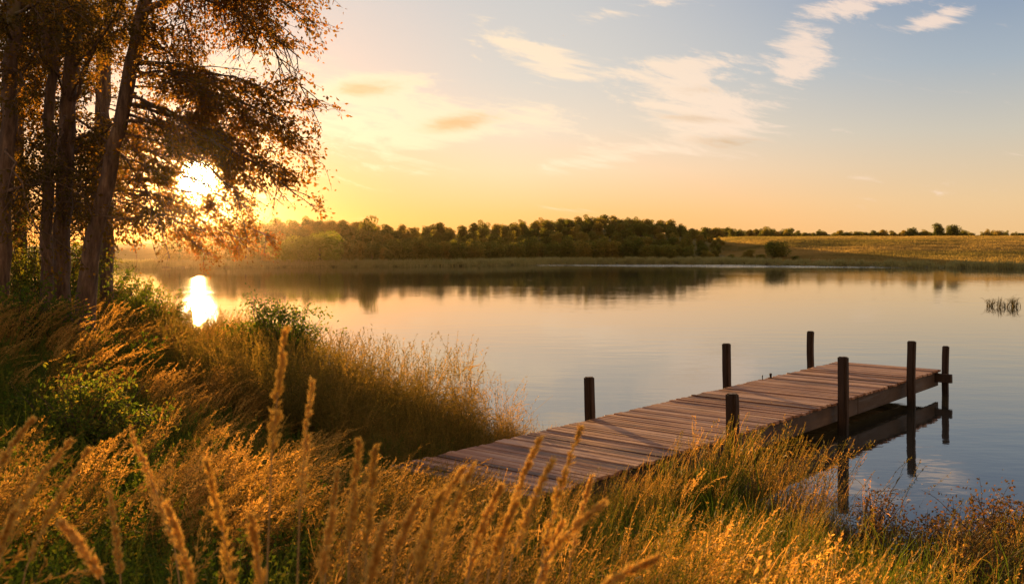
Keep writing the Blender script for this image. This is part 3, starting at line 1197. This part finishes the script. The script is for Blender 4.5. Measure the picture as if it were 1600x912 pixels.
# leaning tree, rightmost of the near trunks, with the long bough
Y0 = 14.2
trunk = [(at(128, Y0), Y0, gz(128, Y0) - .15), pt(138, 400, Y0), pt(165, 300, Y0), pt(190, 180, Y0), pt(208, 90, Y0), pt(230, -10, Y0), pt(250, -120, Y0), pt(262, -230, Y0)]
limbs = []
for (f0, px, py, dy_, r0) in [
        (.66, 430, -15, -.4, .06), (.72, 462, 20, -.8, .045), (.72, 470, 92, -.5, .035), (.76, 440, 50, .5, .03), (.80, 472, 138, -.2, .03),
        (.78, 400, 20, .9, .03), (.86, 440, -60, 0, .04), (.86, 470, -40, .6, .04), (.80, 300, 60, 1.0, .03), (.9, 330, -90, .4, .035),
        (.56, 440, 188, -.5, .035), (.54, 450, 232, .6, .03), (.55, 415, 165, .2, .03), (.52, 330, 150, -.9, .025), (.55, 458, 162, .5, .025),
        (.48, 435, 285, -.3, .03), (.46, 462, 305, .4, .03), (.46, 390, 245, .9, .028), (.42, 340, 215, 0, .025), (.44, 400, 290, 1.4, .025),
        (.4, 250, 300, .5, .02), (.5, 250, 200, .8, .02), (.6, 300, 110, -.5, .02), (.6, 260, 90, .8, .02),
        (.5, 370, 190, 1.3, .02),
        (.44, 365, 268, .5, .022), (.42, 300, 232, .3, .022), (.36, 262, 290, .4, .02), (.38, 330, 300, 1.0, .02), (.46, 345, 235, 1.2, .02), (.40, 400, 318, .6, .022)]:
    limbs.append((f0, pt(px, py, Y0 + dy_), r0))
nl += near_tree('leaning_tree', 'tall leafy tree with a leaning trunk and a long bough over the water', trunk, [.145, .125, .112, .106, .10, .088, .07, .04], limbs)

# straight thick tree beside it
Y0 = 15.0
trunk = [(at(92, Y0), Y0, gz(92, Y0) - .15), pt(95, 420, Y0), pt(100, 300, Y0), pt(108, 150, Y0), pt(118, 0, Y0), pt(126, -120, Y0), pt(130, -260, Y0)]
limbs = rand_limbs(150, (-60, 180), 15, 170, 9, (.45, .95)) + rand_limbs(190, (180, 380), 15.5, 130, 8, (.2, .5))
nl += near_tree('straight_tree', 'tree with the thickest straight upright trunk, beside the leaning tree', trunk, [.155, .135, .122, .115, .11, .09, .06], limbs, dens=.62)

# slim forked tree
Y0 = 14.6
trunk = [(at(74, Y0), Y0, gz(74, Y0) - .15), pt(73, 400, Y0), pt(74, 280, Y0), pt(77, 170, Y0), pt(82, 100, Y0), pt(97, 0, Y0), pt(108, -100, Y0), pt(115, -220, Y0)]
fork = (.5, [pt(80, 106, Y0), pt(73, 70, Y0), pt(68, 0, Y0), pt(62, -120, Y0), pt(58, -220, Y0)], [.08, .075, .07, .055, .03])
limbs = rand_limbs(60, (-60, 200), 14.8, 120, 7, (.5, .95)) + rand_limbs(70, (200, 390), 15.5, 120, 6, (.2, .5))
nl += near_tree('forked_tree', 'slim tree whose trunk forks in two high up, left of the thickest trunk', trunk, [.095, .085, .08, .078, .072, .062, .05, .03], limbs, dens=.62, extra_stems=[fork])

# the tree at the left border
Y0 = 14.0
trunk = [(at(0, Y0), Y0, gz(0, Y0) - .15), pt(2, 400, Y0), pt(8, 280, Y0), pt(16, 130, Y0), pt(25, 0, Y0), pt(30, -120, Y0), pt(34, -240, Y0)]
limbs = rand_limbs(0, (-60, 200), 14.3, 130, 7, (.45, .95)) + rand_limbs(10, (180, 400), 14.6, 110, 6, (.2, .5))
nl += near_tree('dark_tree', 'dark tree at the left border of the picture with a slightly leaning trunk', trunk, [.13, .12, .105, .10, .09, .07, .04], limbs, dens=.62)

# trees further back that close the view behind the trunks
for (nm, lab, px, Y0, pxr) in [('background_tree', 'leafy tree standing further back behind the thickest trunk', 165, 20.0, 165),
                               ('background_tree', 'leafy tree standing further back at the left border', 30, 19.0, 30)]:
    trunk = [(at(px, Y0), Y0, gz(px, Y0) - .2), pt(px + 4, 330, Y0), pt(px - 2, 200, Y0), pt(px + 3, 80, Y0), pt(px + 2, -60, Y0), pt(px, -160, Y0)]
    limbs = rand_limbs(pxr, (-40, 200), Y0, 150, 9, (.4, .98)) + rand_limbs(pxr, (200, 400), Y0, 150, 11, (.1, .5))
    nl += near_tree(nm, lab, trunk, [.13, .11, .10, .085, .06, .03], limbs, leafL=.085, dens=.6)
# tree on the point whose low boughs hang over the water
Y0 = 24.0
trunk = [(at(150, Y0), Y0, gz(150, Y0) - .2), pt(152, 340, Y0), pt(148, 260, Y0), pt(156, 170, Y0), pt(154, 60, Y0), pt(158, 0, Y0)]
limbs = [(f0, pt(px, py, Y0 + dy_), r0) for (f0, px, py, dy_, r0) in [
    (.32, 300, 345, 2.2, .05), (.34, 385, 352, 2.4, .05), (.3, 425, 372, 2.6, .04), (.3, 350, 378, 2.2, .035), (.25, 320, 396, 2.6, .03),
    (.27, 230, 372, 1.0, .03), (.36, 400, 335, 2.8, .03), (.3, 390, 392, 2.4, .03), (.4, 240, 300, 1, .03), (.5, 80, 240, .5, .03), (.6, 220, 190, .5, .03), (.75, 120, 80, 0, .03), (.3, 60, 350, .8, .03), (.35, 200, 335, -.6, .03)]]
nl += near_tree('overhanging_tree', 'tree on the point whose low boughs hang out over the water under the sun', trunk, [.16, .14, .12, .10, .07, .03], limbs, leafL=.10, nleaf=11, dens=.7)
print('near tree leaves', nl)


# ------------------------------------------------------------------ shrubs on the bank
def shrub(name, label, px, Y, h, rx, nbr, leafL, mat, nleaf=16, cat='shrub', group=None, ry=None):
    x0 = at(px, Y)
    z0 = max(hz(x0, Y), -.12)
    root = thing(name, label, cat, (x0, Y, z0), group)
    b, lf, tw = MB(), [], []
    ry = ry or rx
    for q_ in range(nbr):
        az = rng.uniform(0, 6.28)
        rr_ = math.sqrt(rng.random())
        e = np.array([math.cos(az) * rx * rr_, math.sin(az) * ry * rr_, h * rng.uniform(.55, 1.05) * (1 - .35 * rr_ ** 2)])
        p0 = np.array([rng.normal(0, .08 * rx), rng.normal(0, .08 * rx), -.08])
        mid = (p0 + e) / 2 + np.array([0, 0, .1 * h]) + rng.normal(0, .05, 3)
        P = bez(p0, mid, e, 7)
        b.tube(P, np.linspace(.010, .003, 7), 4)
        for w_ in range(7):
            t = rng.uniform(.3, 1)
            tp = (1 - t) ** 2 * p0 + 2 * t * (1 - t) * mid + t ** 2 * e
            leaf_spray(tw, lf, tp, (e - p0) * .4 / h + rng.normal(0, .6, 3), rng.uniform(.12, .3), .003, nleaf, leafL, .1)
    for (Pw, rw) in tw:
        b.tube(Pw, np.linspace(rw, rw * .4, len(Pw)), 3)
    link('branches', b.mesh('branches', M_TWIG), root)
    C = np.concatenate([a for a, _, _ in lf])
    D = np.concatenate([a for _, a, _ in lf])
    Ls = np.concatenate([a for _, _, a in lf])
    cm = MB()
    cm.leaves(C, D, Ls, Ls * .55)
    link('foliage', cm.mesh('foliage', mat, False), root)
    return root


shrub('shore_shrub', 'dark leafy shrub at the water edge right of the sun reflection', 435, 16.6, 1.65, 1.1, 110, .055, M_BUSH)
shrub('shore_shrub', 'lower leafy shrub just below and in front of the sun reflection', 385, 14.6, .85, .9, 50, .05, M_BUSH)
shrub('understory_shrub', 'sunlit shrub under the leaning tree bough, left of the reflection', 215, 18.0, 1.4, 1.0, 56, .06, M_BUSH)
shrub('understory_shrub', 'leafy shrub between the leaning trunk and the water', 165, 13.0, .8, .7, 34, .055, M_BUSH)
shrub('understory_shrub', 'leafy shrub at the foot of the leftmost dark tree', 25, 13.0, 1.25, .9, 55, .055, M_BUSH)
shrub('understory_shrub', 'shrub behind the trunks closing the gap between them', 60, 18.0, 2.4, 1.5, 90, .06, M_BUSH)
shrub('understory_shrub', 'tall shrub between the leaning trunk and the water, behind the sunlit one', 150, 21.0, 1.9, 1.4, 70, .065, M_BUSH)
shrub('understory_shrub', 'glowing shrub at the water edge just left of the sun reflection', 222, 20.5, 1.55, 1.2, 64, .06, M_BUSH)
shrub('bank_shrub', 'green bushy shrub in the middle of the left bank', 130, 8.6, .75, .75, 42, .045, M_BUSH)
shrub('bank_shrub', 'low green shrub at the bottom of the bank left of the dock plumes', 420, 4.9, .45, .45, 30, .035, M_BUSH)
shrub('shore_weed', 'tallest brownish weed at the right border in the lower right corner', 1572, 7.9, .72, .55, 60, .035, M_RED, 12, 'weed')
shrub('shore_weed', 'bushy brown weed left of the tallest one in the lower right corner', 1490, 7.4, .58, .5, 54, .033, M_RED, 11, 'weed')
shrub('shore_weed', 'sparse brown weed standing in the water in front of the dock reflection', 1415, 7.9, .55, .45, 26, .03, M_RED, 8, 'weed')
shrub('shore_weed', 'brown weed at the bottom edge in the lower right corner', 1530, 6.4, .50, .5, 50, .033, M_RED, 11, 'weed')
shrub('shore_weed', 'thin weed in the shallow water just right of the wiry grass', 1345, 7.7, .60, .4, 24, .032, M_RED, 8, 'weed')


# ------------------------------------------------------------------ foreground plumes
def plume(label, tx, ty, bx, by, Y, thick=.016, head=.55, n=800):
    """a tall grass: tip seen at tx,ty, passing bx,by lower down"""
    tip = np.array(pt(tx, ty, Y))
    low = np.array(pt(bx, by, Y + .02))
    dirn = tip - low
    L0 = np.linalg.norm(dirn)
    # carry the stem on to the ground, straightening up
    gx = low[0] - dirn[0] / max(dirn[2], .05) * (low[2] - 1.0) * .35
    g = np.array([gx, Y + .05, hz(gx, Y) - .05])
    root = thing('grass_plume', label, 'grass plume', tuple(g), 'tall golden grass plumes in the foreground')
    ctrl = low - dirn * .45 * (low[2] - g[2]) / max(dirn[2], .1) * .8
    t = np.linspace(0, 1, 10)[:, None]
    lower = bez(g, np.array([gx + (low[0] - gx) * .35, Y + .04, (g[2] + low[2]) / 2]), low, 10)
    upper = bez(low, (low + tip) / 2 + np.array([-dirn[0] * .08, 0, abs(dirn[0]) * .10]), tip, 14)
    P = np.concatenate([lower, upper[1:]])
    s = MB()
    s.tube(P - g, np.interp(np.linspace(0, 1, len(P)), [0, 1], [.0026, .0009]), 5)
    bl = []
    for q_ in range(3):
        k0 = rng.integers(2, 7)
        az = rng.uniform(0, 6.28)
        o_ = np.array([math.cos(az), math.sin(az) * .6, 0])
        s_ = np.linspace(0, 1, 6)[:, None]
        LL = rng.uniform(.18, .32)
        bl.append(P[k0] - g + LL * (s_ * np.array([0, 0, .8]) + s_ ** 1.5 * o_ * .55 - s_ ** 3 * np.array([0, 0, .45])))
    s.ribbons(np.array(bl), np.tile(np.array([.004, .006, .006, .005, .003, .0005]), (3, 1)))
    link('stem', s.mesh('stem', M_STEM), root)
    h = MB()
    # branchlets carrying spikelets, tight to the axis, longest low on the head
    nb = int(n * rng.uniform(.11, .17))
    tt = np.sort(rng.random(nb)) ** .9
    for tb in tt:
        ii = tb * 13 * .999
        i0 = int(ii)
        c = upper[i0] + (upper[i0 + 1] - upper[i0]) * (ii - i0)
        T = upper[i0 + 1] - upper[i0]
        T /= np.linalg.norm(T)
        prof = min(1, .45 + tb * 3.5) * ((1 - tb) * 1.15 + .16)
        az = rng.normal(size=3)
        az -= T * (az @ T)
        az /= np.linalg.norm(az)
        bl_ = thick * rng.uniform(.95, 1.3) * prof * rng.uniform(.5, 1.15)
        ns = 7
        f_ = rng.random(ns)
        C = c + (T * .8 + az * .6) * bl_ * f_[:, None] + rng.normal(0, .0016, (ns, 3))
        D = T * .9 + az * .42 + rng.normal(0, .2, (ns, 3))
        h.leaves(C - g, D, .0120 * rng.uniform(.6, 1.5, ns), .0030, 0)
    link('seed_head', h.mesh('seed_head', M_PLUME, False), root)


PL = [
    ('arching golden grass plume at the left border, its tip furthest right of its pair', 138, 704, 40, 890, 2.1, .015),
    ('arching golden grass plume at the left border, left of its longer twin', 110, 690, 12, 830, 2.15, .014),
    ('small golden plume at the left border above the arching pair', 52, 655, -8, 742, 2.4, .013),
    ('fuzzy golden plume nodding left above the lower left corner', 95, 816, 160, 905, 1.7, .013),
    ('pale golden plume leaning left in the lower left of the bank', 206, 682, 272, 850, 2.3, .017),
    ('thick pale plume leaning left, the nearest at the bottom edge', 322, 722, 366, 925, 1.8, .017),
    ('tallest blurred golden plume, rising left of the shore shrub', 446, 515, 424, 720, 2.0, .016),
    ('tall slim plume right of the tallest one', 487, 598, 468, 800, 2.0, .012),
    ('left one of the twin upright plumes below the dock end', 561, 692, 546, 850, 1.9, .015),
    ('right one of the twin upright plumes below the dock end', 588, 697, 572, 866, 1.9, .014),
    ('short plume with a ragged head right of the twin plumes', 655, 780, 618, 870, 1.9, .011),
    ('slanting plume crossing the shore end of the dock, left of two', 722, 735, 640, 880, 1.9, .012),
    ('slanting plume crossing the shore end of the dock, right of two', 738, 728, 676, 900, 1.85, .014),
    ('small golden plume in front of the dock boards near its shore end', 782, 762, 736, 870, 1.95, .011),
    ('bushy golden plume in front of the middle of the dock end', 806, 785, 764, 890, 1.9, .013),
    ('high plume tip standing before the dock boards', 842, 687, 790, 830, 2.05, .011),
    ('broad plume leaning right under the high tip before the dock', 862, 722, 800, 870, 1.95, .014),
    ('longest plume leaning right across the dock boards', 908, 668, 848, 860, 2.0, .012),
    ('plume leaning low to the right below the dock', 942, 786, 850, 880, 1.85, .012),
    ('lowest plume lying over to the right at the bottom edge', 1024, 874, 930, 930, 1.7, .012),
    ('heavy plume in the bottom centre left of the slanting pair', 690, 770, 648, 915, 1.75, .015),
    ('upright plume between the twin plumes and the tall slim plume', 520, 800, 500, 912, 1.8, .013),
    ('short ragged plume at the bottom edge under the twin plumes', 600, 820, 575, 925, 1.7, .013),
    ('slender plume left of the thick pale plume, level with its middle', 262, 790, 300, 920, 1.9, .012),
    ('slender plume right of the thick pale plume at the bottom edge', 392, 806, 410, 930, 1.8, .012),
    ('thin plume at the very lower left corner under the arching pair', 22, 800, -20, 920, 1.8, .012),
    ('small plume between the arching pair and the pale left leaning plume', 172, 770, 188, 900, 2.3, .011),
    ('thin plume right of the tall slim plume, half its height', 528, 735, 510, 860, 2.4, .010),
    ('slim plume in front of the dock end, nearest right of the slanting pair', 770, 800, 728, 905, 2.2, .010),
    ('thin plume standing right of the longest one', 925, 745, 892, 870, 2.5, .010),
    ('slim plume at the bottom edge right of the longest one', 880, 815, 838, 930, 2.0, .011),
]
for p_ in PL:
    plume(*p_)


# ------------------------------------------------------------------ far trees
def far_tree_mesh(h, w, lobes, n, size, mat, flat=.8):
    m = MB()
    m.tube([(0, 0, -.4), (0.05, 0, h * .25), (0, .05, h * .6)], [.05 * h, .035 * h, .015 * h], 6, 1)
    C, N = [], []
    cs = []
    for q_ in range(lobes):
        a_ = rng.uniform(0, 6.28)
        r_ = w * .5 * rng.uniform(.1, .62)
        zc = h * rng.uniform(.10, .76)
        r_ *= math.sqrt(max(.15, 1 - ((zc / h - .45) / .5) ** 2))
        cs.append((math.cos(a_) * r_, math.sin(a_) * r_, zc, w * rng.uniform(.15, .27)))
    cs.append((0, 0, h * .50, w * .30))
    cs.append((0, 0, h * .28, w * .36))
    for (x_, y_, z_, r_) in cs:
        k_ = max(8, int(n * r_ ** 2 / sum(c[3] ** 2 for c in cs)))
        dv = rng.normal(size=(k_, 3))
        dv /= np.linalg.norm(dv, axis=1)[:, None]
        rad = r_ * rng.uniform(.72, 1.08, (k_, 1))
        C.append(np.array([x_, y_, z_]) + dv * rad * np.array([1, 1, flat]))
        N.append(dv)
    C, N = np.concatenate(C), np.concatenate(N)
    ok = C[:, 2] > h * .10
    C, N = C[ok], N[ok]
    D = np.cross(N, rng.normal(size=N.shape)) + N * .35 + rng.normal(0, .25, N.shape)
    m.leaves(C - .4 * size * D, D, size * rng.uniform(.6, 1.3, len(C)), size * .75 * rng.uniform(.7, 1.2, len(C)), 0, .15, up=N + rng.normal(0, .4, N.shape))
    return m.mesh('far tree', [mat, M_TWIG], False)


FT = [far_tree_mesh(5.0, 4.8, 16, 3400, .32, M_FART), far_tree_mesh(5.4, 4.4, 15, 3400, .30, M_FART), far_tree_mesh(4.6, 5.4, 18, 3600, .32, M_FART),
      far_tree_mesh(5.8, 4.6, 17, 3400, .30, M_FART), far_tree_mesh(4.8, 4.8, 14, 3200, .33, M_FART)]
FP = [far_tree_mesh(4.6, 6.0, 14, 3600, .30, M_FARL), far_tree_mesh(4.2, 5.2, 12, 3000, .3, M_FARL)]


def far_tree(name, me, x, y, s, label, group=None, sz=1.0, cat='tree'):
    o = link(name, me, None, (x, y, hz(x, y) - .15))
    o.rotation_euler = (0, 0, rng.uniform(0, 6.28))
    o.scale = (s, s, s * sz)
    return tag(o, label, cat, group)


# single trees one can point to
far_tree('willow_tree', FP[0], at(500, 131), 131, 1.3, 'big rounded pale green tree on the far shore nearest the near trees', sz=.86)
far_tree('willow_tree', FP[1], at(448, 130.5), 130.5, 1.05, 'pale green rounded tree on the far shore partly behind the hanging leaves', sz=.95)
far_tree('wood_tree', FT[3], at(574, 148), 148, 1.35, 'tallest dark tree of the far wood standing above its neighbours', sz=1.08)
far_tree('round_bush', FT[2], at(1212, 158), 158, .95, 'big dark round bush alone at the field edge on the far shore', cat='bush', sz=.78)
far_tree('round_bush', FT[0], at(1168, 160), 160, .58, 'smaller dark bush left of the big round bush at the field edge', cat='bush', sz=.75)
far_tree('round_bush', FT[4], at(1143, 161), 161, .42, 'smallest dark bush at the end of the far wood', cat='bush', sz=.7)
far_tree('round_bush', FT[1], at(1243, 150), 150, .36, 'low dark bush right of the big round bush', cat='bush', sz=.6)
far_tree('round_bush', FT[2], at(1188, 156), 156, .42, 'low bush squeezed between the two bigger bushes at the field edge', cat='bush', sz=.7)
far_tree('field_tree', FT[0], at(1467, 252), 252, .86, 'left one of the two round trees on the field skyline', sz=1.1)
far_tree('field_tree', FT[2], at(1488, 252), 252, .84, 'right one of the two round trees on the field skyline', sz=1.1)
far_tree('field_tree', FT[4], at(1424, 253), 253, .80, 'broad tree left of the two round trees on the field skyline', sz=.95)
far_tree('field_tree', FT[1], at(1380, 254), 254, .62, 'small tree between the broad tree and the wood on the field skyline', sz=.9)
far_tree('field_tree', FT[3], at(1507, 253), 253, .5, 'low tree just right of the two round trees on the skyline')
far_tree('field_tree', FT[3], at(1445, 253), 253, .66, 'tree between the broad tree and the two round trees on the skyline', sz=.8)
far_tree('field_tree', FT[2], at(1560, 250), 250, .62, 'tree at the right end of the field skyline', sz=.85)

# the wood on the far hills
ys = np.arange(110, 200, 1.0)
for off, gap, jit in ((6.5, 2.9, 1.5), (11, 2.4, 2), (18, 2.3, 2.5), (26, 2.2, 3), (35, 2.1, 3), (45, 2.1, 3), (55, 2.1, 3)):
    x_ = -64.0 - off * .3
    while True:
        x_ += gap * rng.uniform(.7, 1.3)
        dd = lake_dist(np.full_like(ys, x_), ys)
        y_ = ys[np.argmax(dd > 6.0)] + off - 6.5 + rng.uniform(0, jit)
        if x_ > .06 * y_ + 24.5 + .2 * min(off, 30) + rng.uniform(-2, 2): break
        if x_ / y_ < -.36 or (-.26 < x_ / y_ < -.165 and off < 10): continue
        lim = .06 * y_ + 24.5 + .2 * min(off, 30)
        s = rng.uniform(.80, 1.04) * min(1, max(.42, .42 + (lim - x_) / 13)) * (.88 if off < 10 else .80 if off < 25 else .74)
        far_tree('wood_tree', FT[int(rng.integers(0, 5))], x_, y_, s, 'one of the dark green trees massed in the wood on the far hills', 'trees of the far wood', sz=rng.uniform(.9, 1.08))
# rear wood and the hedge along the field crest
for px in np.arange(1090, 1236, 6):
    y_ = 300 + rng.uniform(-8, 8)
    far_tree('rear_tree', FT[int(rng.integers(0, 5))], at(px + rng.uniform(-3, 3), y_), y_, rng.uniform(.7, .95), 'one of the trees of the more distant wood behind the field corner', 'trees of the distant wood')
for px in np.arange(1225, 1640, 3.8):
    y_ = 258 + rng.uniform(-4, 4)
    s = rng.uniform(.36, .54) if px < 1520 or px > 1535 else .25
    far_tree('hedge_tree', FT[int(rng.integers(0, 5))], at(px + rng.uniform(-3, 3), y_), y_, s, 'one of the small trees in the hedge line along the field skyline', 'hedge trees on the field skyline', sz=rng.uniform(.8, 1.1))


# ------------------------------------------------------------------ reeds standing in the lake
M_LREED = foliage('lake reed', [(0.0, c4(.025, .03, .01)), (1.0, c4(.09, .08, .025))], .3)


def reed_clump(label, px, py, n, h, spread):
    Y = H * F / (py - 386)
    m = tuft_blades(n, h, spread, .03, .05, 0, curl=.35)
    m2 = MB()
    wiry(m2, n // 3, h * .9, spread, .05, wig=.12, leaves=5, leafL=.25)
    m.add(np.concatenate(m2.V), np.concatenate(m2.Q), 0)
    o = link('reed_clump', m.mesh('reed_clump', M_LREED), None, (at(px, Y), Y, -.1))
    tag(o, label, 'reeds', 'reed clumps standing in the lake')


reed_clump('leftmost small reed clump standing in the lake near the right border', 1546, 478, 26, .55, .10)
reed_clump('middle reed clump standing in the lake near the right border', 1568, 480, 40, .6, .16)
reed_clump('rightmost reed clump standing in the lake near the right border', 1586, 479, 34, .62, .12)
